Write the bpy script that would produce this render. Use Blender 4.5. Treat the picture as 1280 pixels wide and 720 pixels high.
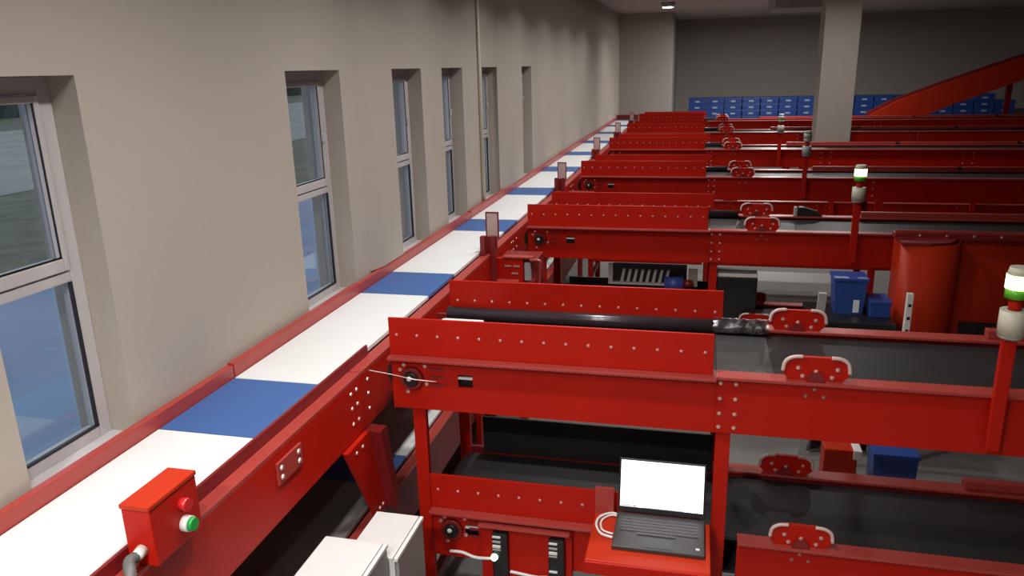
import bpy, bmesh, math, random
from mathutils import Matrix, Vector
random.seed(4)
C = bpy.context.scene.collection
for o in list(bpy.data.objects):
    bpy.data.objects.remove(o)
S = 1.3            # metres per unit of the survey (camera height above the upper belt = 1 unit)
CAMZ = 2.85        # camera height above the floor; survey origin is the camera, z up
def W(x, y, z):
    return Vector((x * S, y * S, z * S + CAMZ))

# ------------------------------------------------------------------ camera
def make_camera():
    cam = bpy.data.cameras.new('camera')
    o = bpy.data.objects.new('camera', cam)
    C.objects.link(o)
    yaw, pitch, roll = [math.radians(a) for a in (-13.796, 16.041, 1.487)]
    cy, sy, cp, sp = math.cos(yaw), math.sin(yaw), math.cos(pitch), math.sin(pitch)
    f = Vector((sy * cp, cy * cp, -sp)); r = Vector((cy, -sy, 0)); d = f.cross(r)
    cr, sr = math.cos(roll), math.sin(roll)
    r2 = cr * r + sr * d; d2 = -sr * r + cr * d
    m = Matrix((r2, -d2, -f)).transposed().to_4x4()
    m.translation = W(0, 0, 0)
    o.matrix_world = m
    cam.sensor_width = 36; cam.lens = 957.15 / 1280 * 36
    cam.clip_start = 0.05; cam.clip_end = 300
    bpy.context.scene.camera = o
make_camera()

# ------------------------------------------------------------------ world, exposure, large light
sc = bpy.context.scene
sc.view_settings.view_transform = 'Standard'; sc.view_settings.look = 'None'
sc.view_settings.exposure = 0.0; sc.view_settings.gamma = 1.0
sc.view_settings.use_curve_mapping = False
world = bpy.data.worlds.new('overcast_evening'); sc.world = world
world.use_nodes = True
bgn = world.node_tree.nodes['Background']
bgn.inputs[0].default_value = (0.50, 0.60, 0.76, 1); bgn.inputs[1].default_value = 1.1
LAMP_W = 60.0
LAMP_SPREAD = 138

# ------------------------------------------------------------------ materials
def lin(r, g, b):
    f = lambda c: (c / 255 / 12.92) if c / 255 <= .04045 else ((c / 255 + .055) / 1.055) ** 2.4
    return (f(r), f(g), f(b), 1)
def mat(name, col, rough=.5, metal=0, var=.08, scale=6, bump=0, bscale=60, coat=0, spec=.5):
    m = bpy.data.materials.new(name); m.use_nodes = True
    n, l = m.node_tree.nodes, m.node_tree.links
    b = n['Principled BSDF']
    b.inputs['Metallic'].default_value = metal
    b.inputs['Specular IOR Level'].default_value = spec
    b.inputs['Coat Weight'].default_value = coat; b.inputs['Coat Roughness'].default_value = .15
    tc = n.new('ShaderNodeTexCoord'); no = n.new('ShaderNodeTexNoise')
    no.inputs['Scale'].default_value = scale; no.inputs['Detail'].default_value = 5
    l.new(tc.outputs['Object'], no.inputs['Vector'])
    cr = n.new('ShaderNodeMix'); cr.data_type = 'RGBA'
    cr.inputs[6].default_value = tuple(c * (1 - var) for c in col[:3]) + (1,)
    cr.inputs[7].default_value = tuple(min(1, c * (1 + var)) for c in col[:3]) + (1,)
    l.new(no.outputs['Fac'], cr.inputs[0]); l.new(cr.outputs[2], b.inputs['Base Color'])
    mr = n.new('ShaderNodeMapRange'); mr.inputs[3].default_value = max(.02, rough - .06); mr.inputs[4].default_value = min(1, rough + .06)
    l.new(no.outputs['Fac'], mr.inputs[0]); l.new(mr.outputs[0], b.inputs['Roughness'])
    if bump:
        n2 = n.new('ShaderNodeTexNoise'); n2.inputs['Scale'].default_value = bscale
        l.new(tc.outputs['Object'], n2.inputs['Vector'])
        bp = n.new('ShaderNodeBump'); bp.inputs['Strength'].default_value = bump; bp.inputs['Distance'].default_value = .01
        l.new(n2.outputs['Fac'], bp.inputs['Height']); l.new(bp.outputs[0], b.inputs['Normal'])
    return m
def emit(name, col, s):
    m = bpy.data.materials.new(name); m.use_nodes = True
    b = m.node_tree.nodes['Principled BSDF']
    b.inputs['Base Color'].default_value = col
    b.inputs['Emission Color'].default_value = col; b.inputs['Emission Strength'].default_value = s
    return m
def glassy(name, tint, fac_gloss, rough=.02):
    m = bpy.data.materials.new(name); m.use_nodes = True
    n, l = m.node_tree.nodes, m.node_tree.links
    n.clear()
    out = n.new('ShaderNodeOutputMaterial'); mx = n.new('ShaderNodeMixShader')
    t = n.new('ShaderNodeBsdfTransparent'); t.inputs[0].default_value = tint
    g = n.new('ShaderNodeBsdfGlossy'); g.inputs['Roughness'].default_value = rough
    fr = n.new('ShaderNodeLayerWeight'); fr.inputs[0].default_value = .5
    pw = n.new('ShaderNodeMath'); pw.operation = 'POWER'; pw.inputs[1].default_value = 4
    ma = n.new('ShaderNodeMath'); ma.operation = 'MULTIPLY_ADD'; ma.inputs[1].default_value = .85; ma.inputs[2].default_value = fac_gloss; ma.use_clamp = True
    l.new(fr.outputs['Facing'], pw.inputs[0]); l.new(pw.outputs[0], ma.inputs[0]); l.new(ma.outputs[0], mx.inputs[0])
    l.new(t.outputs[0], mx.inputs[1]); l.new(g.outputs[0], mx.inputs[2]); l.new(mx.outputs[0], out.inputs[0])
    return m
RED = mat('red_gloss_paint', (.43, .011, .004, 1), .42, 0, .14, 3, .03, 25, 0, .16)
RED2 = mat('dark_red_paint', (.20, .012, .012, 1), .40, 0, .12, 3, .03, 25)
RAIL = mat('sheen_tinted_red_paint', (.36, .045, .035, 1), .38, 0, .12, 4)  # pinkish tint carries the sheen of overhead light on the flange tops
WALL = mat('beige_plaster', (.39, .345, .295, 1), .9, 0, .05, 1.5, .12, 40)
ENDW = mat('grey_plaster', (.36, .33, .30, 1), .9, 0, .05, 1.5, .12, 40)
CEIL = mat('grey_brown_ceiling_panel', (.46, .41, .39, 1), .9, 0, .08, 1)
FLOOR = mat('grey_concrete_floor', (.20, .195, .185, 1), .55, 0, .15, 1.2, .05, 20)
WHITEB = mat('white_belt', (.70, .71, .70, 1), .55, 0, .03, 5, .03, 200)
SKIRT = mat('shiny_black_rubber', (.03, .02, .025, 1), .25, 0, .2, 5, .15, 14)
BELTSHEEN = mat('grey_belt_sheen', (.065, .062, .06, 1), .38, .3, .2, 5)  # lighter grey for the lit stretch of belt
BLUEB = mat('blue_belt', (.042, .112, .31, 1), .5, 0, .06, 5, .03, 200)
BLACKB = mat('black_rubber_belt', (.02, .019, .019, 1), .48, 0, .25, 4, .05, 120, 0, .3)
GREYB = mat('charcoal_rubber_belt', (.24, .215, .205, 1), .5, 0, .2, 3, .05, 120)
DARK = mat('black_plastic', (.012, .012, .013, 1), .4, 0, .2, 8)
SCREW = mat('zinc_screw', (.75, .55, .5, 1), .3, .6, .1, 8)
STEEL = mat('bare_steel', (.55, .54, .52, 1), .35, .9, .1, 8)
FRAME = mat('white_window_frame', (.47, .44, .44, 1), .4, 0, .04, 4)
GREYP = mat('grey_plastic', (.35, .35, .34, 1), .5, 0, .1, 8)
CONDUIT = mat('dark_grey_conduit', (.13, .125, .12, 1), .5, 0, .1, 8)
CABW = mat('light_grey_enamel', (.66, .65, .63, 1), .4, 0, .03, 4)
CABS = mat('mid_grey_enamel', (.28, .27, .26, 1), .45, 0, .05, 4)
COLM = mat('painted_concrete_column', (.38, .34, .30, 1), .85, 0, .05, 2, .08, 30)
CRATE = mat('blue_crate_plastic', (.02, .065, .28, 1), .4, 0, .12, 5)
CARD = mat('grey_blue_label', (.36, .42, .5, 1), .7, 0, .25, 1.5)
LABELM = mat('white_paper_label', (.75, .78, .8, 1), .7, 0, .03, 5)
WHITE = mat('white_paint', (.75, .73, .70, 1), .45, 0, .05, 5)
ORANGE = mat('orange_red_paint', (.46, .028, .007, 1), .42, 0, .1, 3, .03, 25, 0, .2)
PINKPL = mat('pale_pink_reflector_and_glint', (.60, .43, .40, 1), .4, 0, .06, 10)
SCREEN = emit('lit_laptop_screen', (1, .99, 1, 1), 1.6)
GREENB = mat('green_button_plastic', (.01, .36, .06, 1), .3, 0, .1, 8)
REDB = mat('red_button_plastic', (.6, .02, .02, 1), .3, 0, .1, 8)
LENSG = mat('green_lens', (.10, .42, .02, 1), .25, 0, .05, 8)
LENSL = emit('lit_signal_lens', (.92, 1, .55, 1), 3.0)
LENSU = mat('unlit_signal_lens', (.35, .38, .3, 1), .3, 0, .05, 8)
LED = emit('green_led', (.6, 1, .65, 1), 3)
LAMPE = emit('lamp_lens', (1, .93, .84, 1), 14)
GLASS = glassy('window_glass', (.90, .93, .95, 1), .04)
FILM = glassy('clear_plastic_film', (.85, .83, .83, 1), .16, .28)
GROUND = mat('snowy_asphalt', (.27, .35, .44, 1), .7, 0, .35, .5)
GRASS = mat('winter_grass', (.17, .165, .10, 1), .9, 0, .6, 1.5)
STREET = mat('pale_street', (.36, .33, .26, 1), .8, 0, .4, .4)
PURPLE = mat('blue_motor_enamel', (.05, .07, .3, 1), .4, 0, .1, 6)
CREAM = mat('cream_plastic', (.55, .53, .42, 1), .45, 0, .05, 6)

# ------------------------------------------------------------------ mesh helpers
class MB:
    def __init__(s): s.bm = bmesh.new()
    def _face(s, vs):
        try: return s.bm.faces.new(vs)
        except ValueError: return None
    def box(s, x0, x1, y0, y1, z0, z1, bev=0, rot=None, piv=None):
        b = s.bm if not bev else bmesh.new()
        v = []
        for z in (z0, z1):
            for x, y in ((x0, y0), (x1, y0), (x1, y1), (x0, y1)):
                v.append(b.verts.new(W(x, y, z)))
        for q in ((3, 2, 1, 0), (4, 5, 6, 7), (0, 1, 5, 4), (1, 2, 6, 5), (2, 3, 7, 6), (3, 0, 4, 7)):
            b.faces.new([v[i] for i in q])
        if bev:
            bmesh.ops.bevel(b, geom=b.edges[:], offset=bev * S, segments=2, profile=.6, affect='EDGES')
            mp = {}
            for q in b.verts: mp[q] = s.bm.verts.new(q.co)
            nf = [s.bm.faces.new([mp[q] for q in f.verts]) for f in b.faces]
            v = list(mp.values()); b.free()
        if rot:
            p = W(*piv); mt = Matrix.Translation(p) @ rot @ Matrix.Translation(-p)
            for q in v: q.co = mt @ q.co
        return s
    def prism(s, pts, axis, a0, a1):
        """pts: 2-D outline in the two other axes (ordered x,y,z minus axis)"""
        def mk(p, a):
            c = list(p); c.insert(axis, a); return W(*c)
        A = [s.bm.verts.new(mk(p, a0)) for p in pts]; B = [s.bm.verts.new(mk(p, a1)) for p in pts]
        n = len(pts)
        s._face(A[::-1]); s._face(B)
        for i in range(n): s._face([A[i], A[(i + 1) % n], B[(i + 1) % n], B[i]])
        return s
    def cyl(s, p0, p1, r0, r1=None, seg=16, caps=True):
        r1 = r0 if r1 is None else r1
        a, b = W(*p0), W(*p1); d = (b - a).normalized()
        u = d.orthogonal().normalized(); w = d.cross(u)
        R0, R1 = [], []
        for i in range(seg):
            t = 2 * math.pi * i / seg; q = math.cos(t) * u + math.sin(t) * w
            R0.append(s.bm.verts.new(a + q * r0 * S)); R1.append(s.bm.verts.new(b + q * r1 * S))
        for i in range(seg):
            f = s._face([R0[i], R0[(i + 1) % seg], R1[(i + 1) % seg], R1[i]])
            if f: f.smooth = seg > 8
        if caps: s._face(R0[::-1]); s._face(R1)
        return s
    def tube(s, pts, r, seg=8, ribs=False):
        P = [W(*p) for p in pts]; rings = []
        for i, p in enumerate(P):
            d = (P[min(i + 1, len(P) - 1)] - P[max(i - 1, 0)]).normalized()
            u = Vector((0, 0, 1)).cross(d)
            u = u.normalized() if u.length > .05 else Vector((1, 0, 0)); w = d.cross(u)
            rr = r * S * (1.18 if ribs and i % 2 else 1)
            rings.append([s.bm.verts.new(p + rr * (math.cos(2 * math.pi * k / seg) * u + math.sin(2 * math.pi * k / seg) * w)) for k in range(seg)])
        for a, b in zip(rings, rings[1:]):
            for k in range(seg):
                f = s._face([a[k], a[(k + 1) % seg], b[(k + 1) % seg], b[k]]); 
                if f: f.smooth = True
        s._face(rings[0][::-1]); s._face(rings[-1])
        return s
    def dome(s, p, n, r, seg=6):
        """low round rivet head"""
        c = W(*p); n = Vector(n); u = n.orthogonal().normalized(); w = n.cross(u); rg = []
        for rr, hh in ((1, 0), (.75, .45)):
            rg.append([s.bm.verts.new(c + r * S * (rr * (math.cos(2 * math.pi * k / seg) * u + math.sin(2 * math.pi * k / seg) * w) + hh * n)) for k in range(seg)])
        t = s.bm.verts.new(c + n * r * S * .6)
        for k in range(seg):
            s._face([rg[0][k], rg[0][(k + 1) % seg], rg[1][(k + 1) % seg], rg[1][k]])
            s._face([rg[1][k], rg[1][(k + 1) % seg], t])
        return s
    def build(s, name, m, parent=None, kind=None):
        bmesh.ops.recalc_face_normals(s.bm, faces=s.bm.faces[:])
        me = bpy.data.meshes.new(name)
        if parent is not None:
            q = parent; off = Vector((0, 0, 0))
            while q: off += q.location; q = q.parent
        else:
            co = [v.co for v in s.bm.verts]
            off = Vector(((min(c.x for c in co) + max(c.x for c in co)) / 2, (min(c.y for c in co) + max(c.y for c in co)) / 2, min(c.z for c in co)))
        bmesh.ops.translate(s.bm, verts=s.bm.verts[:], vec=-off)
        s.bm.to_mesh(me); s.bm.free(); me.materials.append(m)
        o = bpy.data.objects.new(name, me); C.objects.link(o)
        if parent is not None: o.parent = parent
        else: o.location = off
        if kind: o['kind'] = kind
        return o
def catmull(pts, n=8):
    out = []
    for i in range(len(pts) - 1):
        p = [Vector(pts[max(0, min(len(pts) - 1, i + k))]) for k in (-1, 0, 1, 2)]
        for j in range(n):
            t = j / n
            out.append(tuple(.5 * (2 * p[1] + (p[2] - p[0]) * t + (2 * p[0] - 5 * p[1] + 4 * p[2] - p[3]) * t * t + (3 * p[1] - p[0] - 3 * p[2] + p[3]) * t ** 3)))
    out.append(tuple(pts[-1])); return out
def tag(o, label, cat, group=None):
    o['label'] = label; o['category'] = cat
    if group: o['group'] = group
    return o
def thing(name, label, cat, loc, group=None):
    o = bpy.data.objects.new(name, None); C.objects.link(o); o.location = W(*loc); o.empty_display_size = .1
    return tag(o, label, cat, group)
def copy_tree(o, parent=None):
    c = o.copy(); C.objects.link(c)
    if parent is not None: c.parent = parent
    for ch in o.children: copy_tree(ch, c)
    return c
def struct(o): o['kind'] = 'structure'; return o
def relabel(o, s): o['label'] = s; return o

# ------------------------------------------------------------------ room shell
FZ, CZ = -2.19, .95
XW, XO = -1.585, -1.78        # inner and outer face of window wall
YB, YE, YR = -3.0, 15.8, 18.9  # back wall, end wall, recess wall
XR = 9.0
struct(MB().box(XO, XR + .2, YB - .2, YR + .2, FZ - .1, FZ).build('floor', FLOOR))
struct(MB().box(XO, XR + .2, YB - .2, YR + .2, CZ, CZ + .1).build('ceiling', CEIL))
wins = [(1.37, 1.745), (2.82, 3.30), (3.88, 4.37), (4.75, 5.19), (5.69, 6.15), (7.0, 7.45)]
WT, WB = .01, -1.02
wl = MB(); y = YB - .2
for a, b in wins:
    wl.box(XO, XW, y, a, FZ, CZ); wl.box(XO, XW, a, b, FZ, WB); wl.box(XO, XW, a, b, WT, CZ); y = b
wl.box(XO, XW, y, YE + .2, FZ, CZ)
struct(wl.build('wall_left', WALL))
struct(MB().box(XW, -.57, YE, YE + .2, FZ, CZ).build('wall_end', ENDW))
struct(MB().box(-.77, -.57, YE + .2, YR, FZ, CZ).build('wall_return', ENDW))
struct(MB().box(-.77, XR + .2, YR, YR + .2, FZ, CZ).build('wall_back', ENDW))
struct(MB().box(XR, XR + .2, YB, YR, FZ, CZ).build('wall_right', WALL))
struct(MB().box(XO, XR + .2, YB - .2, YB, FZ, CZ).build('wall_rear', WALL))
for i, (a, b) in enumerate(((3.58, 3.85), (6.25, 6.9))):
    struct(MB().prism([(XW + .0005, a - .12), (XW + .03, a), (XW + .03, b), (XW + .0005, b)], 2, -.97, CZ - .001).build('trim_%d' % (i + 2), WALL))
# windows: casement over fixed light, set back in the reveal
def window(i, a, b):
    x0, x1 = XW - .125, XW - .085
    e = .045; mid = -.515
    o = bpy.data.objects.new('window_%d' % i, None); C.objects.link(o); o.location = W(XW, (a + b) / 2, WB); struct(o)
    f = MB()
    f.box(x0, x1, a, a + e, WB, WT, .004); f.box(x0, x1, b - e, b, WB, WT, .004)
    f.box(x0, x1, a + e, b - e, WT - e, WT, .004); f.box(x0, x1, a + e, b - e, WB, WB + e, .004)
    f.box(x0, x1, a + e, b - e, mid - .022, mid + .008, .004)
    f.build('window_frame', FRAME, o)
    s = MB(); t = .02
    z0, z1 = mid + .012, WT - e - .002
    s.box(x0 + .005, x1 + .006, a + e + .002, a + e + t, z0, z1, .003).box(x0 + .005, x1 + .006, b - e - t, b - e - .002, z0, z1, .003)
    s.box(x0 + .005, x1 + .006, a + e + t, b - e - t, z0, z0 + .035, .003).box(x0 + .005, x1 + .006, a + e + t, b - e - t, z1 - t, z1, .003)
    s.build('sash', FRAME, o)
    MB().box(x0 + .018, x0 + .023, a + e + t, b - e - t, z0 + .035, z1 - t).build('pane', GLASS, o)
    MB().box(x0 + .018, x0 + .023, a + e, b - e, WB + e, mid - .022).build('pane', GLASS, o)
    g = MB(); gy0, gy1 = a + e + t, b - e - t
    g.box(x1 + .001, x1 + .003, gy1 - .006, gy1, z0 + .035, z1 - t).box(x1 + .001, x1 + .003, gy0, gy1, z0 + .035, z0 + .041)
    g.box(x1 - .01, x1 + .001, b - e - .006, b - e, WB + e, mid - .022).box(x1 - .01, x1 + .001, a + e, b - e, WB + e, WB + e + .006)
    g.build('gasket', DARK, o)
    h = MB().box(x1 + .006, x1 + .02, b - e - .03, b - e - .012, z0 + .2, z0 + .24, .003).build('handle', FRAME, o) if i > 1 else None
    MB().box(x1, XW + .01, a, b, WB + .0005, WB + .012, .003).build('sill', FRAME, o)
for i, (a, b) in enumerate(wins): window(i + 1, a, b)
# slender conduit standing on the window wall
struct(MB().cyl((XW + .012, 5.58, -1.0), (XW + .012, 5.58, CZ), .012, seg=10).build('trim_1', CREAM))
# outdoors
struct(MB().box(-14, XO - .02, -6, 60, -2.6, -2.5).build('ground', GROUND))
struct(MB().box(-60, -8.0, -6, 220, -2.5, -2.46).build('grass_verge', GRASS))
struct(MB().box(-34, -15, -6, 220, -2.459, -2.44).build('street', STREET))

def treeline():
    b = MB(); n = 260; rr = random.Random(8); prev = None
    for i in range(n + 1):
        y = -6 + 226 * i / n; h = .2 + 1.0 * rr.random() + .5 * math.sin(i * .35)
        ring = [b.bm.verts.new(W(x + rr.uniform(-.3, .3), y, z)) for x, z in ((-46, -2.46), (-45.6, -1.2), (-46.6, .6 + h), (-48, .9 + h), (-49.5, -.5), (-50, -2.46))]
        if prev:
            for k in range(5): b._face([prev[k], ring[k], ring[k + 1], prev[k + 1]])
        prev = ring
    return struct(b.build('tree_line', mat('dark_evergreen_foliage', (.07, .085, .07, 1), .9, 0, .6, .5)))
treeline()

# ------------------------------------------------------------------ ceiling lamps, and added fill lamps
def lamp(x, y, power, label, spread=LAMP_SPREAD):
    t = thing('ceiling_lamp', label, 'lamp', (x, y, CZ - .07), 'round ceiling lamps of the hall')
    MB().cyl((x, y, CZ - .07), (x, y, CZ), .10, .12, 20).build('housing', GREYP, t)
    MB().cyl((x, y, CZ - .078), (x, y, CZ - .0705), .085, .085, 20).build('lens', LAMPE, t)
    ld = bpy.data.lights.new('lamp_light', 'AREA'); ld.shape = 'DISK'; ld.size = .16 * S * 1.0
    ld.energy = power; ld.color = (1, .975, .95); ld.spread = math.radians(spread)
    lo = bpy.data.objects.new('lamp_light', ld); C.objects.link(lo); lo.parent = t; lo.location = (0, 0, -.02)
lamp(-.57, 13.4, LAMP_W * .25, 'small bright round ceiling lamp near the far end wall')
NTH = 'first second third fourth fifth sixth seventh eighth ninth tenth eleventh twelfth thirteenth fourteenth fifteenth sixteenth seventeenth'.split()
for i in range(9):
    lamp(-.57, .4 + 1.3 * i, LAMP_W * (.5 - .025 * i), '%s round ceiling lamp from the camera along the row beside the window wall' % NTH[i])
lamp(-.85, -.7, LAMP_W * 1.9, 'added round fill lamp just behind the camera', 150)  # added fill for the conveyor fronts
lamp(.1, -2.2, LAMP_W * 1.1, 'added round fill lamp farthest behind the camera', 150)  # unseen fill, also reaches under the upper deck
lamp(1.55, 9.2, LAMP_W * .8, 'added round fill lamp on the right in front of the column', 170)  # added to brighten the column face
lamp(1.35, 14.6, LAMP_W * 3.8, 'added round fill lamp hidden behind the ceiling duct', 178)  # added to light the recess wall and crates, kept out of sight

# ------------------------------------------------------------------ long main sorting conveyor along the window wall (two decks)
YM0, YM1 = .45, 15.25
def main_conveyor(dz, label, upper):
    t = thing('main_conveyor', label, 'conveyor', (-1.35, 1.0, FZ), 'two decks of the long sorting conveyor')
    # belt pieces
    if upper:
        cuts = []; y = YM0
        k = -1
        while y < YM1:
            b0 = 1.79 + 1.463 * k; b1 = b0 + .40
            for (c0, c1, m) in ((y, b0, WHITEB), (b0, b1, BLUEB)):
                c0 = max(c0, YM0); c1 = min(c1, YM1)
                if c1 - c0 > .02: cuts.append((c0, c1, m))
            y = b1; k += 1
    else:
        cuts = [(YM0, 2.60, GREYB), (2.60, 2.85, BLUEB), (2.85, 4.6, WHITEB), (4.6, 5.0, BLUEB), (5.0, 8, WHITEB)]
    for c0, c1, m in cuts:
        MB().box(-1.545, -1.203, c0 + .002, c1 - .002, -1.035 + dz, -1.018 + dz, .002).build('belt_section', m, t)
    ye = YM1 if upper else 8
    # rail by the wall, in lengths with small steps
    y = YM0; n = 0
    for L in ((1.75, 1.05, 1.9, 1.4, 2.3, 2.6, 3.8) if upper else (7.55,)):
        y1 = min(y + L, ye); st = .006 * (n % 2)
        MB().box(-1.575, -1.548, y, y1 - .006, -1.10 + dz, -.974 + st + dz, .003).build('wall_rail', RAIL, t); y = y1; n += 1
    # inner lip, top flange, side panel lengths
    if upper:
        MB().box(-1.203, -1.193, YM0, 2.53, -1.04, -.998, .002).build('inner_lip', RED2, t)
    fl = [YM0, 2.36, 4.78, 7.16, 9.54, 11.92, 14.3, ye] if upper else [YM0, 2.42, 4.8, 8]
    for a, b in zip(fl, fl[1:]):
        MB().box(-1.2, -1.148, a, b - .005, -1.05 + dz, -1.038 + dz, .002).build('top_flange', RAIL, t)
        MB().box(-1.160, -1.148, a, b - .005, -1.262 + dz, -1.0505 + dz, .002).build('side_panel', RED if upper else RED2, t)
        bl = MB()
        for yy in (b - .09, b - .045, b + .05):
            for zz in (-1.085, -1.14, -1.20):
                bl.dome((-1.148, yy, zz + dz), (1, 0, 0), .008)
        bl.build('bolts', SCREW, t, 'stuff')
    if upper:
        for yy in (1.83,):
            MB().box(-1.148, -1.140, yy - .07, yy + .07, -1.15, -1.08, .002).build('splice_plate', RAIL, t)
            bl = MB()
            for dy in (-.05, .05):
                for zz in (-1.10, -1.13): bl.dome((-1.14, yy + dy, zz), (1, 0, 0), .009)
            bl.build('bolts', SCREW, t, 'stuff')
    # underside tray and carrying rollers
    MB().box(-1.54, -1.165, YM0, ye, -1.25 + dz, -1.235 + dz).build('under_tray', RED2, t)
    y = YM0 + .3
    while y < ye:
        MB().cyl((-1.546, y, -1.066 + dz), (-1.204, y, -1.066 + dz), .026, seg=10).build('roller', STEEL, t); y += 1.2
    if upper:
        MB().box(-1.57, -1.15, YM1 + .002, YM1 + .04, -1.25, -.93, .004).build('end_plate', RED2, t)
        # legs that carry both decks
        for yy in (3.75, 6.2, 8.6, 11, 13.4, 15.0):
            MB().box(-1.1475, -1.118, yy, yy + .06, FZ, -1.16, .003).build('leg', RED, t)
    return t
mainA = main_conveyor(0, 'long white and blue belt conveyor running along the window wall', True)
mainB = main_conveyor(-.62, 'lower black belt deck beneath the long white conveyor', False)

# gusset between the decks beside the nearest cross conveyor
g = thing('gusset_bracket', 'red upright bracket joining both decks left of the grey cabinets', 'bracket', (-1.13, 2.3, -1.64))
MB().prism([(2.16, -1.26), (2.34, -1.26), (2.44, -1.63), (2.36, -1.63)], 0, -1.145, -1.125).build('plate', RED, g)
MB().prism([(2.34, -1.26), (2.40, -1.26), (2.48, -1.63), (2.44, -1.63)], 0, -1.145, -1.08).build('rib', RED2, g)
b = MB()
for yy, zz in ((2.38, -1.60), (2.41, -1.60), (2.23, -1.29), (2.28, -1.29)): b.dome((-1.125, yy, zz), (1, 0, 0), .008)
b.build('bolts', SCREW, g, 'stuff')

# ------------------------------------------------------------------ cross conveyors
PITCH = 2.38
XE = 8.0
def cross_conveyor(label, dz, xl, gap):
    y0 = 2.46
    t = thing('cross_conveyor', label, 'conveyor', (0, y0, FZ), 'rows of red cross conveyors')
    xs = .09 - gap                                   # seam between the guarded head and the open run
    xn = .09 + (.10 if gap else 0)
    zt = -1.0 + dz; zb = -1.212 + dz
    # near side
    def rbox(n, m, *a, bev=.002): return MB().box(*a, bev).build(n, m, t)
    # head panel with a square inspection hole
    hx0, hx1, hz0, hz1 = -.815, -.760, -1.115 + dz, -1.065 + dz
    p = MB()
    p.box(xl, hx0, y0, y0 + .014, zb, zt - .012); p.box(hx1, xs, y0, y0 + .014, zb, zt - .012)
    p.box(hx0, hx1, y0, y0 + .014, zb, hz0); p.box(hx0, hx1, y0, y0 + .014, hz1, zt - .012)
    hp = p.build('side_panel', RED, t)
    MB().box(hx0 - .004, hx1 + .004, y0 + .03, y0 + .036, hz0 - .004, hz1 + .004).build('inspection_recess', DARK, hp)
    MB().box(hx0, hx1, y0 + .002, y0 + .012, hz1 - .018, hz1 - .011).build('hole_strip', WHITE, hp)
    xx = [xn, 1.45, 2.95, 4.45, 5.95, XE]
    for a, b in zip(xx, xx[1:]):
        rbox('side_panel', RED, a, b - .004, y0 + .002, y0 + .016, zb, zt - .012)
    rbox('near_flange', RAIL, xl, xs, y0 - .042, y0 + .045, zt - .0115, zt, bev=.003)
    rbox('near_flange', RAIL, xn, XE, y0 - .02, y0 + .045, zt - .0115, zt, bev=.003)
    # guards over the head, with rivets
    rbox('near_guard', RED, xl, xs - .012, y0 - .004, y0 + .006, zt + .001, zt + .142)
    rv = MB(); n = int((xs - xl) / .081)
    for i in range(n + 1): rv.dome((xl + .03 + i * (xs - xl - .07) / n, y0 - .004, zt + .078), (0, -1, 0), .006)
    rv.build('guard_rivets', SCREW, t, 'stuff')
    y9 = y0 + .515
    rbox('far_guard', BLACKB if gap else RED, xl + .065, xs + .03, y9, y9 + .01, zt - .03, zt + .142)  # lower deck's far guard goes black, painting in shade below the upper deck
    rv = MB()
    for i in range(n + 1): rv.dome((xl + .10 + i * (xs - xl - .10) / n, y9, zt + .055), (0, -1, 0), .006)
    rv.build('guard_rivets', DARK if gap else SCREW, t, 'stuff')  # rivets darkened along with the shaded lower guard
    # far side
    rbox('far_flange', RAIL, xl, XE, y9 - .03, y9 + .04, zt - .0405 if False else zt - .0115, zt, bev=.003) if False else None
    rbox('far_flange', RAIL, xs + .035, XE, y9 - .025, y9 + .045, zt - .0115, zt, bev=.003)
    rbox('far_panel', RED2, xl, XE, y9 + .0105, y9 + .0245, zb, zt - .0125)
    xx = [1.06, 2.35, 3.65, 4.95, 6.25, XE]
    for a, b in zip(xx, xx[1:]):
        rbox('raised_rail', RAIL, a, b - .05, y9 + .0, y9 + .04, zt + .001, zt + .032, bev=.003)
        rbox('rail_clamp', DARK, b - .045, b - .005, y9 - .005, y9 + .035, zt + .001, zt + .028)
    # belt: carrying run, return run, head roller
    zc = zt - .022
    MB().box(xl + .035, XE, y0 + .047, y9 - .031, zc - .012, zc).build('belt', BLACKB, t)
    MB().box(xl + .035, XE, y0 + .047, y9 - .031, zc - .15, zc - .138).build('return_belt', BLACKB, t)
    MB().cyl((xl + .035, y0 + .05, zc - .075), (xl + .035, y9 - .034, zc - .075), .075, seg=20).build('head_roller', BLACKB, t)
    if not gap:
        # rounded rubber skirt along the far guard, grey sheet painting the lit belt where it leaves the guards
        MB().cyl((xl + .067, y9 - .030, zt + .006), (xs + .19, y9 - .030, zt + .006), .029, seg=20).build('rubber_skirt', SKIRT, t)
        MB().box(xs + .005, xs + .19, y0 + .05, y9 - .06, zc + .0005, zc + .004).build('belt_sheen_patch', BELTSHEEN, t)
    # head bearing with bolts
    hc = (xl + .078, zt - .09)
    bb = MB().cyl((hc[0], y0 - .014, hc[1]), (hc[0], y0 - .001, hc[1]), .042, .046, 18).build('bearing', RED2, t)
    MB().cyl((hc[0], y0 - .022, hc[1]), (hc[0], y0 - .0145, hc[1]), .026, .03, 18).build('bearing_ring', DARK, bb)
    MB().dome((hc[0] - .004, y0 - .022, hc[1] + .004), (0, -1, 0), .010, 10).build('bearing_cap', WHITE, bb)
    bl = MB()
    for dx, dzz in ((-.03, .05), (.052, .05), (.055, -.02), (-.045, .03), (-.02, -.055)):
        bl.dome((hc[0] + dx, y0, hc[1] + dzz), (0, -1, 0), .009)
    bl.build('bearing_bolts', SCREW, t, 'stuff')
    ad = MB()
    for k in range(3): ad.box(hc[0] + .07, hc[0] + .125, y0 - .004, y0, hc[1] + .035 - .03 * k, hc[1] + .044 - .03 * k)
    ad.build('tension_slots', RED2, t)
    # seam bolts
    bl = MB()
    if not gap:
        for x in (.105, .155):
            for z in (-.03, -.085, -.14, -.19): bl.dome((x, y0 + .002, zt + z), (0, -1, 0), .008)
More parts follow.
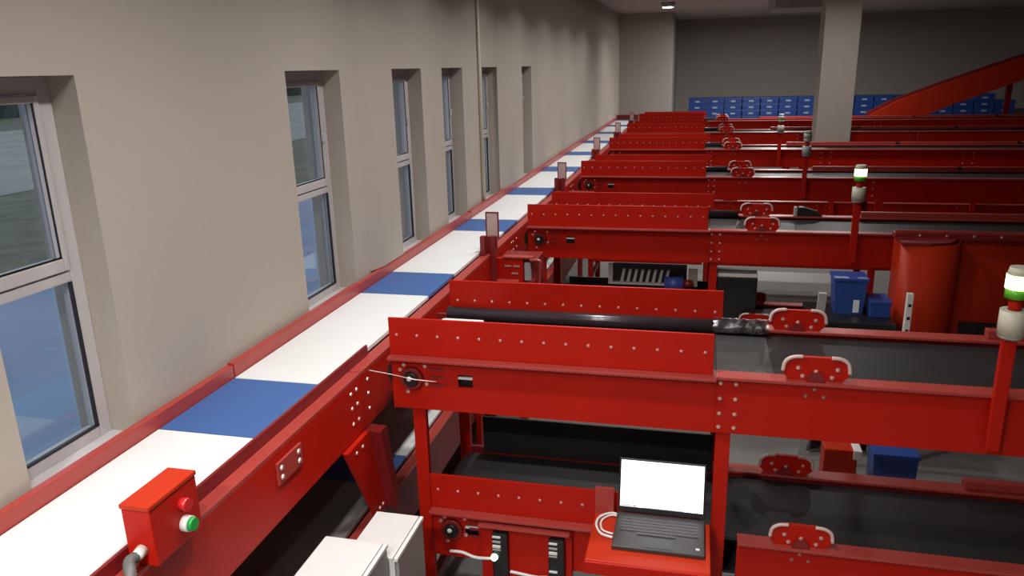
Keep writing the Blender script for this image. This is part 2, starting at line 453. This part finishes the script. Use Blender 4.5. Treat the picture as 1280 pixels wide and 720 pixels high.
    for x in (1.40, 1.50, 2.9, 3.0, 4.4, 4.5):
        for z in (-.04, -.1, -.16): bl.dome((x, y0 + .002, zt + z), (0, -1, 0), .008)
    bl.build('seam_bolts', SCREW, t, 'stuff')
    # sensor brackets: a rounded hood with two posts, near and far rim
    for yy in (y0, y9 - .01):
        x0, x1 = .298, .502
        br = MB()
        z0 = zt + .001
        out = [(x0, z0 + .02), (x0 + .004, z0 + .05), (x0 + .022, z0 + .07), (x0 + .05, z0 + .078), (x1 - .05, z0 + .078), (x1 - .022, z0 + .07), (x1 - .004, z0 + .05), (x1, z0 + .02),
               (x1 - .02, z0), (x0 + .02, z0)]
        A = [br.bm.verts.new(W(x, yy + .004, z)) for x, z in out]; B = [br.bm.verts.new(W(x, yy + .02, z)) for x, z in out]
        br._face(A); br._face(B[::-1])
        for i in range(len(A)): br._face([A[i], A[(i + 1) % len(A)], B[(i + 1) % len(A)], B[i]])
        bo = br.build('sensor_bracket', RED, t)
        for xa in (x0 + .028, x1 - .028):
            a = MB().tube(catmull([(xa - .028 if xa < .4 else xa + .028, yy + .0, z0 + .03), (xa - .022 if xa < .4 else xa + .022, yy, z0 + .062), (xa, yy, z0 + .078), (xa + .03 if xa < .4 else xa - .03, yy, z0 + .081)], 5), .0065, 8)
            a.build('bracket_rim_glint', PINKPL, bo)  # pale tubes paint the highlights on the bracket's rounded ends
        bl = MB()
        for x, z in ((.345, .04), (.40, .03), (.465, .04), (.36, .012), (.45, .012)): bl.dome((x, yy + .004, z0 + z), (0, -1, 0), .008)
        for x, z in ((.375, -.055), (.43, -.055), (.40, -.03)): bl.dome((x, y0 + .002, zt + z), (0, -1, 0), .007)
        bl.build('bolts', SCREW, bo, 'stuff')
        MB().prism([(.37, zt + .002), (.43, zt + .002), (.415, zt + .03), (.385, zt + .03)], 1, yy - .012, yy + .003).build('bracket_lug', RED2, bo)
    # cross members below
    for x in (-.6, -.1, .6, 1.4, 2.6, 4, 5.4):
        rbox('cross_member', RED2, x, x + .05, y0 + .0165, y9 + .01, zb + .002, zb + .03)
    return t
def stand():
    y0 = 2.46; y9 = y0 + .515
    t = thing('conveyor_stand', 'x', 'stand', (0, y0, FZ), 'red leg frames of the cross conveyors')
    for x in (-1.005, .097, 1.52, 3.02, 4.52, 6.02):
        w = .05 if x < .5 else .06
        for ya, zt in ((y0 + .018 if x < .5 else y0 - .05, -1.2125 if x < .5 else -1.185), (y9 + .046, -1.012)):
            MB().box(x, x + w, ya, ya + .028, FZ, zt, .003).build('leg', RED, t)
            MB().box(x - .02, x + w + .02, ya - .012, ya + .04, FZ, FZ + .012).build('foot_plate', STEEL, t)
        MB().box(x + .01, x + w - .01, (y0 + .0465 if x < .5 else y0 - .0215), y9 + .0455, -2.02, -1.98).build('brace', RED2, t)
    return t
up0 = cross_conveyor('x', 0, -1.07, 0)
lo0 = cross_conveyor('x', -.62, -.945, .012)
st0 = stand()
ordn = ['nearest', 'second', 'third', 'fourth', 'fifth', 'sixth and farthest']
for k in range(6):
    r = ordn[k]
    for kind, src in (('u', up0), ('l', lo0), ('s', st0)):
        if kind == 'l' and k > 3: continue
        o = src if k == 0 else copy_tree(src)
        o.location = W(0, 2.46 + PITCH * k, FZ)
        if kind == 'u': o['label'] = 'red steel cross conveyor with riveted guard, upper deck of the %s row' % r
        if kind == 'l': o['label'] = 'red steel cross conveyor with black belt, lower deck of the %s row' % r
        if kind == 's': o['label'] = 'red square leg frame carrying the %s row of cross conveyors' % r

# ------------------------------------------------------------------ signal beacons on red posts
def beacon(k, lit, label):
    x, y = .925, 2.46 + PITCH * k - .03
    t = thing('signal_beacon', label, 'beacon', (x, y, -1.21), 'signal beacons on the conveyor rows')
    MB().box(x - .022, x + .018, y - .012, y + .0075, -1.18, -.81, .004).build('post', RED, t)
    MB().cyl((x, y, -.8095), (x, y, -.80), .03, .036, 16).build('collar', GREYP, t)
    MB().cyl((x, y, -.7995), (x, y, -.722), .037, .037, 20).build('base', CREAM if lit else GREYP, t)
    MB().cyl((x, y, -.7215), (x, y, -.685), .018, .018, 12).build('neck', RED, t)
    MB().cyl((x, y, -.6845), (x, y, -.656), .032, .032, 20).build('lower_lens', LENSG if lit else LENSU, t)
    MB().cyl((x, y, -.6555), (x, y, -.615), .034, .034, 20).build('upper_lens', LENSL if lit else LENSU, t)
    MB().cyl((x, y, -.6145), (x, y, -.592), .033, .028, 20).build('cap', CREAM if lit else GREYP, t)
beacon(0, True, 'glowing green and white signal beacon on the nearest conveyor row at right edge')
beacon(1, True, 'small glowing signal beacon on a post of the second conveyor row')
beacon(2, False, 'unlit grey signal beacon on the third conveyor row')
beacon(3, False, 'unlit grey signal beacon on the fourth conveyor row')

# ------------------------------------------------------------------ photo-eye posts and side housings between the rows
def photo_eye(k):
    y = 4.2 + PITCH * k
    t = thing('photo_eye_post', 'x', 'post', (-1.17, y, -1.038), 'reflector posts beside the white belt')
    MB().box(-1.1475, -1.118, y - .03, y + .0, -1.22, -.93, .003).build('post', RED2, t)
    MB().box(-1.19, -1.1185, y + .0005, y + .03, -1.037, -.94, .003).build('clamp', RED2, t)
    MB().box(-1.198, -1.168, y - .07, y - .03, -1.0375, -.925, .003).build('sensor_box', RED2, t)
    MB().box(-1.1810, -1.1160, y + .031, y + .039, -.955, -.806, .003).build('reflector_plate', PINKPL, t)
    f = MB()
    f.box(-1.1870, -1.1815, y + .028, y + .042, -.96, -.80).box(-1.1155, -1.1100, y + .028, y + .042, -.96, -.80).box(-1.1815, -1.1155, y + .028, y + .042, -.8055, -.80)
    f.build('plate_edge', RED2, t)
    return t
def housing(k):
    y = 4.3 + PITCH * k
    t = thing('drive_housing', 'x', 'housing', (-1.0, y, FZ), 'red drive housings beside the white belt')
    MB().box(-1.145, -.98, y - .02, y + .012, -1.30, -1.085, .004).build('front_plate', RED, t)
    MB().box(-1.13, -.90, y + .0125, y + .2, -1.35, -1.09, .004).build('box', RED2, t)
    MB().box(-1.10, -.92, y - .03, y + .02, -1.084, -1.072, .003).build('top_ledge', RAIL, t)
    for z in (-1.225, -1.262): MB().box(-1.145, -1.0, y - .07, y - .0205, z, z + .014, .003).build('ledge', RAIL, t)
    MB().box(-.975, -.935, y - .012, y + .012, -1.22, -1.11, .004).build('grey_window', GREYP, t)
    MB().tube(catmull([(-.935, y - .03, -1.09), (-.885, y - .03, -1.09), (-.872, y - .03, -1.11), (-.878, y - .03, -1.20), (-.89, y - .03, -1.32)], 6), .010, 8).build('bent_handle', RAIL, t)
    MB().prism([(-.99, -1.28), (-.955, -1.28), (-.90, -1.20), (-.925, -1.20)], 1, y - .04, y - .025).build('angle_strut', RAIL, t)
    b = MB()
    for x, z in ((-1.02, -1.13), (-1.03, -1.175), (-1.07, -1.13)): b.box(x - .02, x + .02, y - .028, y - .0205, z - .005, z + .005)
    b.build('bolts', SCREW, t, 'stuff')
    MB().box(-1.03, -.99, y + .05, y + .1, FZ, -1.351).build('leg', RED2, t)
    return t
pe = photo_eye(0); hs = housing(0)
for k in range(5):
    o = pe if k == 0 else copy_tree(pe); o.location = W(-1.17, 4.2 + PITCH * k, -1.038)
    o['label'] = 'pink plate on a red post beside the white belt before the %s row' % ordn[k + 1].split()[0]
    if k < 3:
        o = hs if k == 0 else copy_tree(hs); o.location = W(-1.0, 4.3 + PITCH * k, FZ)
        o['label'] = 'red drive housing with ledges tucked before the head of the %s conveyor row' % ordn[k + 1]

# ------------------------------------------------------------------ control box, conduit, cabinets
t = thing('control_box', 'small red push button box standing on the long conveyor edge', 'control box', (-1.16, 1.3, -1.05))
MB().box(-1.19, -1.118, 1.225, 1.385, -1.037, -.90, .003).build('casing', RED, t)
MB().box(-1.192, -1.116, 1.222, 1.388, -.8995, -.888, .003).build('lid', ORANGE, t)
MB().cyl((-1.1175, 1.325, -.94), (-1.098, 1.325, -.94), .014, .016, 14).build('red_button', REDB, t)
MB().cyl((-1.1175, 1.325, -.99), (-1.10, 1.325, -.99), .019, .019, 16).build('button_ring', WHITE, t)
MB().cyl((-1.0995, 1.325, -.99), (-1.090, 1.325, -.99), .016, .015, 16).build('green_button', GREENB, t)
MB().cyl((-1.15, 1.2245, -.995), (-1.15, 1.20, -1.0), .014, .012, 12).build('cable_gland', WHITE, t)
pts = catmull([(-1.15, 1.199, -1.0), (-1.148, 1.178, -.998), (-1.125, 1.15, -1.02), (-1.118, 1.12, -1.12), (-1.12, 1.10, -1.3), (-1.118, 1.10, -1.7), (-1.10, 1.1, FZ + .01)], 14)
tag(MB().tube(pts, .0115, 10, True).build('cable_conduit', CONDUIT), 'grey ribbed flexible conduit hanging from the red push button box', 'conduit')
def cabinet(x0, x1, y0, y1, z, label):
    t = thing('electrical_cabinet', label, 'cabinet', ((x0 + x1) / 2, (y0 + y1) / 2, FZ), 'grey cabinets beside the nearest row')
    MB().box(x0, x1 - .012, y0, y1, FZ, z - .012, .003).build('body', CABW, t)
    MB().box(x0 - .003, x1 - .016, y0 - .003, y1 + .003, z - .0115, z, .002).build('top', CABW, t)
    MB().box(x1 - .013, x1 - .0, y0 - .003, y1 + .003, z - .013, z, .002).build('door_rim', WHITE, t)
    d = MB().box(x1 - .0115, x1 - .001, y0 + .006, y1 - .006, FZ + .03, z - .0135, .002).build('door', CABS, t)
    MB().box(x1 - .001, x1 + .008, y0 + .03, y0 + .05, -1.9, -1.8, .003).build('door_handle', DARK, d)
cabinet(-1.018, -.853, 1.90, 2.132, -1.45, 'grey electrical cabinet nearest to the laptop, its back corner beside a red leg')
cabinet(-1.087, -.881, 1.50, 1.896, -1.40, 'wider pale cabinet top at the bottom edge, in front of the other cabinet')

# ------------------------------------------------------------------ laptop, shelf, cable
def shelf():
    t = thing('laptop_shelf', 'red shelf bracketed to the nearest row, carrying the laptop', 'shelf', (-.1, 2.3, -1.6))
    MB().box(-.305, .092, 2.135, 2.415, -1.552, -1.54, .003).build('board', ORANGE, t)
    MB().box(-.305, .092, 2.123, 2.1345, -1.585, -1.54, .003).build('front_lip', RED, t)
    MB().box(-.308, -.24, 2.416, 2.428, -1.60, -1.44, .003).build('back_plate', RAIL, t)
    for x in (-.29, .07): MB().prism([(2.14, -1.5525), (2.41, -1.5525), (2.41, -1.75)], 0, x, x + .012).build('gusset', RED2, t)
shelf()
def laptop():
    t = thing('laptop', 'open black laptop with glowing white screen on the red shelf', 'laptop', (-.08, 2.3, -1.54))
    z = -1.5395
    MB().box(-.226, .074, 2.205, 2.413, z, z + .014, .003).build('base', mat('charcoal_plastic', (.04, .038, .038, 1), .45), t)
    kd = MB()
    for r in range(5):
        for c in range(15):
            x = -.208 + c * .0176; y = 2.30 + r * .0175
            kd.box(x, x + .0145, y, y + .0145, z + .0142, z + .0165)
    kd.box(-.15, -.02, 2.283, 2.296, z + .0142, z + .0165)
    kd.build('keyboard', mat('dark_key_plastic', (.055, .053, .052, 1), .45, 0, .1, 20), t)
    MB().box(-.13, -.03, 2.215, 2.27, z + .0142, z + .0148).build('touchpad', mat('touchpad_plastic', (.025, .025, .027, 1), .3), t)
    MB().box(.045, .057, 2.232, 2.242, z + .0142, z + .0148).build('sticker', LABELM, t)
    rot = Matrix.Rotation(math.radians(-14), 4, 'X'); pv = (0, 2.413, z + .014)
    ld = MB().box(-.226, .074, 2.413, 2.421, z + .016, z + .208, .003, rot, pv).build('lid', DARK, t)
    MB().box(-.219, .067, 2.4112, 2.4126, z + .036, z + .201, 0, rot, pv).build('screen', SCREEN, ld)
    tb = MB()
    x = -.214
    for w in (.006, .006, .006, .006, .006, .006, .006, .012):
        tb.box(x, x + w * .8, 2.4106, 2.4111, z + .0375, z + .0415, 0, rot, pv); x += w
    tb.box(-.14, .0, 2.4106, 2.4111, z + .0368, z + .0385, 0, rot, pv)
    tb.build('task_bar', DARK, ld)
laptop()
pts = catmull([(-.228, 2.40, -1.53), (-.25, 2.41, -1.534), (-.285, 2.38, -1.534), (-.292, 2.33, -1.534), (-.27, 2.28, -1.534), (-.228, 2.262, -1.533)], 8)
tag(MB().tube(pts, .0045, 8).build('laptop_cable', WHITE), 'white cable looping at the left side of the laptop', 'cable')
pts = catmull([(-.228, 2.39, -1.53), (-.25, 2.395, -1.534), (-.276, 2.36, -1.534), (-.272, 2.31, -1.534), (-.25, 2.29, -1.534), (-.228, 2.285, -1.533)], 8)
tag(MB().tube(pts, .0035, 8).build('laptop_cable', WHITE), 'thin inner white cable loop nested in the larger loop beside the laptop', 'cable')

# sensor plate with two black modules on the lower panel
t = thing('sensor_plate', 'red mounting plate below the flange left of the laptop holding black modules', 'plate', (-.58, 2.43, -1.95))
MB().box(-.745, -.395, 2.436, 2.4585, -1.95, -1.655, .003).build('plate', RED, t)
MB().box(-.748, -.40, 2.405, 2.4355, -1.655, -1.645, .002).build('top_edge', RAIL, t)
def module(x, lit, label):
    t = thing('sensor_module', label, 'sensor', (x, 2.42, -1.9), 'black modules on the red sensor plate')
    MB().box(x - .03, x + .03, 2.405, 2.4355, -1.90, -1.672, .008).build('body', DARK, t)
    for i, (z, h) in enumerate(((-1.68, .008), (-1.70, .008), (-1.718, .012), (-1.735, .006), (-1.80, .008), (-1.83, .008))):
        if lit and i > 3: continue
        MB().box(x - .026, x + .006, 2.398, 2.4045, z - h, z, .002).build('connector', GREYP if i % 2 else WHITE, t)
    if lit: MB().cyl((x - .02, 2.4045, -1.772), (x - .02, 2.392, -1.772), .014, .011, 14).build('led', LED, t)
module(-.665, True, 'black module with a glowing green light, left one on the sensor plate')
module(-.45, False, 'black module without a light, right one on the sensor plate')
tag(MB().tube(catmull([(-.87, 2.43, -1.79), (-.82, 2.425, -1.785), (-.77, 2.425, -1.80), (-.72, 2.42, -1.795), (-.695, 2.42, -1.79)], 6), .006, 8).build('signal_cable', WHITE), 'white cable running to the module with the green light', 'cable')
tag(MB().tube(catmull([(-.63, 2.42, -1.84), (-.58, 2.42, -1.845), (-.53, 2.42, -1.85), (-.485, 2.42, -1.845)], 6), .006, 8).build('signal_cable', WHITE), 'white cable at the bottom edge between the two black modules', 'cable')
tag(MB().tube(catmull([(-1.135, 2.40, -1.045), (-1.05, 2.41, -1.06), (-.97, 2.415, -1.075), (-.89, 2.44, -1.09)], 6), .0022, 6).build('thin_wire', SCREW), 'thin bright wire crossing the head bearing of the nearest row', 'wire')

# ------------------------------------------------------------------ items lying on / around the rows
tag(MB().box(-1.0, -.82, 2.70, 2.86, -1.0215, -.985, .012).build('parcel', WHITE), 'flat white parcel lying on the nearest black belt behind the guard', 'parcel')
def film():
    b = MB(); nx, ny = 18, 10; g = []
    rr = random.Random(3)
    for i in range(nx + 1):
        row = []
        for j in range(ny + 1):
            a = math.radians(-20 + 200 * j / ny); r = .0305 + rr.uniform(.0, .008)
            row.append(b.bm.verts.new(W(.085 + .205 * i / nx + rr.uniform(-.004, .004), 2.945 - r * math.cos(a), -.994 + r * math.sin(a))))
        g.append(row)
    for i in range(nx):
        for j in range(ny): b._face([g[i][j], g[i + 1][j], g[i + 1][j + 1], g[i][j + 1]]).smooth = True
    return b.build('plastic_film', FILM)
tag(film(), 'crumpled clear plastic film round the black rubber skirt near the far sensor bracket', 'plastic film')
# slotted white tray, motor, black box under the second row
t = thing('slotted_tray', 'white tray with slanted slots under the upper deck of second row', 'tray', (-.28, 5.05, -1.64))
MB().box(-.53, -.04, 5.06, 5.075, -1.415, -1.29).build('back', DARK, t)
MB().box(-.56, -.03, 5.03, 5.059, -1.43, -1.415, .003).build('rim', WHITE, t)
MB().box(-.56, -.53, 5.03, 5.059, -1.414, -1.29, .003).build('rim', WHITE, t)
MB().box(-.03, .03, 5.03, 5.059, -1.43, -1.31, .003).build('end_block', CREAM, t)
for i in range(8):
    x = -.48 + i * .042
    MB().prism([(x, -1.413), (x + .02, -1.413), (x + .035, -1.325), (x + .018, -1.325)], 1, 5.035, 5.055).build('slat', WHITE, t)
MB().box(-.55, .0, 5.06, 5.2, -1.639, -1.431).build('foot', DARK, t)
t = thing('drive_motor', 'small blue motor beside the white slotted tray under the second row', 'motor', (-.13, 4.98, -1.64))
MB().cyl((-.18, 4.97, -1.40), (-.06, 4.97, -1.395), .05, .05, 18).build('housing', PURPLE, t)
MB().cyl((-.055, 4.97, -1.395), (.0, 4.97, -1.39), .03, .022, 14).build('gear_neck', RED2, t)
MB().box(-.17, -.08, 4.94, 5.0, -1.639, -1.45).build('foot', DARK, t)
t = thing('black_box', 'black box with white top rim under the upper deck of second row', 'box', (.27, 4.95, -1.64))
MB().box(.15, .40, 4.9, 5.06, -1.639, -1.318, .006).build('body', DARK, t)
MB().box(.15, .40, 4.9, 5.06, -1.3175, -1.295, .004).build('lid', WHITE, t)
t = thing('equipment_cart', 'dark equipment cart carrying the blue bins between first and second rows', 'cart', (.86, 4.4, FZ))
MB().box(.64, 1.075, 4.25, 4.62, -1.415, -1.375, .004).build('top', DARK, t)
MB().box(.66, 1.06, 4.30, 4.60, -2.1, -1.4155, .004).build('body', DARK, t)
for x in (.69, 1.03):
    for y in (4.33, 4.57): MB().cyl((x, y, FZ), (x, y, -2.1005), .02, seg=10).build('caster', GREYP, t)
t = thing('blue_bin', 'taller blue plastic bin standing on the dark equipment cart', 'bin', (.86, 4.4, -1.3745))
MB().prism([(.785, -1.3745), (.925, -1.3745), (.94, -1.185), (.77, -1.185)], 1, 4.40, 4.55).build('body', CRATE, t)
MB().box(.763, .947, 4.392, 4.558, -1.1845, -1.165, .005).build('rim', CRATE, t)
MB().box(.875, .905, 4.392, 4.3995, -1.36, -1.29).build('label_card', LABELM, t)
t = thing('blue_box', 'low blue box beside the taller blue bin on the dark cart', 'box', (1.0, 4.4, -1.3745))
MB().box(.955, 1.06, 4.36, 4.52, -1.3745, -1.30, .005).build('body', CRATE, t)
MB().box(.951, 1.064, 4.356, 4.524, -1.2995, -1.28, .004).build('lid', CRATE, t)
t = thing('perforated_post', 'white perforated upright post between first and second rows', 'post', (1.09, 4.2, FZ))
MB().box(1.09, 1.12, 4.18, 4.21, FZ, -1.18, .003).build('post', WHITE, t)
h = MB()
for i in range(9): h.box(1.098, 1.112, 4.177, 4.1795, -1.25 - i * .07, -1.235 - i * .07)
h.build('holes', DARK, t)
t = thing('perforated_post', 'grey slanted post left of the blue bin in front of the dark cart', 'post', (.66, 4.2, FZ))
MB().prism([(.62, FZ), (.66, FZ), (.70, -1.2), (.66, -1.2)], 1, 4.19, 4.22).build('post', GREYP, t)
t = thing('handheld_scanner', 'black wedge shaped device lying on the far rim of the second row', 'scanner', (.62, 5.36, -1.0))
MB().prism([(.66, -.9995), (.82, -.9995), (.78, -.965), (.70, -.94), (.67, -.94)], 1, 5.34, 5.39).build('body', DARK, t)
MB().box(.64, .659, 5.345, 5.385, -.9995, -.94, .003).build('stand', GREYP, t)
# discharge chute hanging in front of the second row
t = thing('discharge_chute', 'orange red curved sheet chute hanging from the second row at right', 'chute', (1.5, 4.7, FZ))
b = MB(); n = 14; pr0, pr1 = [], []
path = [(1.138, 4.76), (1.138, 4.60), (1.20, 4.585), (1.28, 4.58)]
path += [(1.28 + .19 * math.sin(math.pi * .5 * i / 10), 4.58 + .17 * (1 - math.cos(math.pi * .5 * i / 10))) for i in range(1, 11)]
path += [(1.50, 4.765), (2.5, 4.765)]
for (x, y) in path:
    pr0.append((b.bm.verts.new(W(x, y, -1.95)), b.bm.verts.new(W(x, y, -1.01))))
for a, c in zip(pr0, pr0[1:]):
    f = b._face([a[0], c[0], c[1], a[1]]); f.smooth = abs(a[0].co.x - c[0].co.x) > .001
bs = b.build('curved_sheet', ORANGE, t)
md = bs.modifiers.new('thickness', 'SOLIDIFY'); md.thickness = .008
MB().box(1.13, 2.6, 4.73, 4.815, -1.01, -.975, .004).build('top_lip', RED2, t)
MB().prism([(1.13, 4.5805), (1.28, 4.5705), (1.39, 4.61), (1.46, 4.7295), (1.13, 4.7295)], 2, -1.008, -.995).build('sheet_cap', RED2, t)
MB().box(1.13, 2.6, 4.735, 4.75, -.975, -.955, .003).build('lip_edge', RAIL, t)
b = MB()
for i in range(9): b.dome((1.26 + i * .14, 4.73, -.985), (0, -1, 0), .008)
b.build('rivets', SCREW, t, 'stuff')
MB().box(1.53, 1.72, 4.745, 4.762, -1.66, -1.50).build('opening', DARK, t)
MB().box(1.18, 1.22, 4.75, 4.78, FZ, -1.01).build('leg', RED2, t)
# small things behind the lower deck of the nearest row
t = thing('tool_case', 'small orange case with white corner behind the lower deck of nearest row', 'case', (.67, 3.35, FZ))
MB().box(.60, .74, 3.3, 3.4, FZ, -1.66, .006).build('body', ORANGE, t)
MB().box(.72, .755, 3.29, 3.41, -1.7, -1.655, .004).build('corner', WHITE, t)
t = thing('blue_tote', 'blue tote standing low behind the lower deck of nearest row', 'tote', (.9, 3.35, FZ))
MB().prism([(.82, FZ), (.97, FZ), (.985, -1.68), (.805, -1.68)], 1, 3.3, 3.42).build('body', CRATE, t)
MB().box(.80, .99, 3.29, 3.43, -1.6795, -1.66, .004).build('rim', CRATE, t)

# ------------------------------------------------------------------ column, inclined conveyor, crates at the far end
t = thing('column', 'tall square concrete column rising between the far conveyor rows', 'column', (1.68, 11.0, FZ))
MB().box(1.475, 1.90, 10.75, 11.17, FZ, CZ - .002, .012).build('shaft', COLM, t)
t = thing('inclined_conveyor', 'orange red inclined conveyor climbing to the right before the back wall', 'conveyor', (3.2, 15.3, FZ))
def incl(y0, y1, off, th):
    top = [(2.98, -.98), (3.4, -.74), (4.2, -.43), (5.3, -.04), (7.4, .62)]
    bot = [(7.4, .62 - th), (5.35, -.04 - th), (4.3, -.43 - th), (3.62, -.74 - th), (3.3, -.98 - th * .4)]
    return MB().prism([(x, z + off) for x, z in top] + [(x, z + off) for x, z in bot], 1, y0, y1)
incl(15.2, 15.24, 0, .38).build('near_side', ORANGE, t)
incl(15.7, 15.74, 0, .38).build('far_side', RED2, t)
incl(15.2405, 15.6995, -.1, .08).build('belt', BLACKB, t)
for x, z in ((3.8, -.98), (5.2, -.48), (6.6, 0)):
    MB().box(x, x + .08, 15.42, 15.5, FZ, z, .004).build('leg', RED, t)
def rack():
    t = thing('storage_rack', 'low rack carrying the stacked blue crates by the back wall', 'rack', (2.8, 17.8, FZ))
    MB().box(-.3, 6.2, 17.45, 18.3, -1.30, -1.25).build('deck', GREYP, t)
    for x in (-.25, 1.3, 2.9, 4.5, 6.1):
        for y in (17.5, 18.2): MB().box(x, x + .06, y, y + .06, FZ, -1.3005).build('leg', GREYP, t)
rack()
def crate(x, y, z):
    t = thing('blue_crate', 'blue plastic crate with pale label in the stacks by the back wall', 'crate', (x, y, z), 'stacked blue crates by the back wall')
    w, d, h = .355, .5, .128
    MB().box(x - w / 2, x + w / 2, y, y + d, z, z + h - .03, .006).build('body', CRATE, t)
    MB().box(x - w / 2 - .008, x + w / 2 + .008, y - .008, y + d + .008, z + h - .0295, z + h - .002, .004).build('rim', CRATE, t)
    MB().box(x - .05, x + .05, y - .004, y - .0005, z + .035, z + .07).build('label_card', CARD, t)
    return t
proto = None
for c in range(17):
    x = -.06 + c * .375
    hgt = [4, 4, 4, 4, 4, 4, 4, 4, 4, 4, 4, 4, 3, 3, 3, 4, 3][c]
    for k in range(hgt):
        p = (x + random.uniform(-.0015, .0015), 17.6 + random.uniform(-.01, .02), -1.25 + .1285 * k + .0005)
        if proto is None: o = proto = crate(*p)
        else:
            o = copy_tree(proto); o.location = W(*p)
        o['label'] = 'blue crate, %s layer of the %s stack from left at back wall' % (('lowest', 'second', 'third', 'fourth')[k], NTH[c])
# suspended duct under the ceiling
t = thing('ceiling_duct', 'pale grey rectangular duct under the ceiling left of the column', 'duct', (1.5, 11.6, .8))
MB().box(1.0, 1.75, 12.4, 13.6, .73, .949, .01).build('casing', GREYP, t)
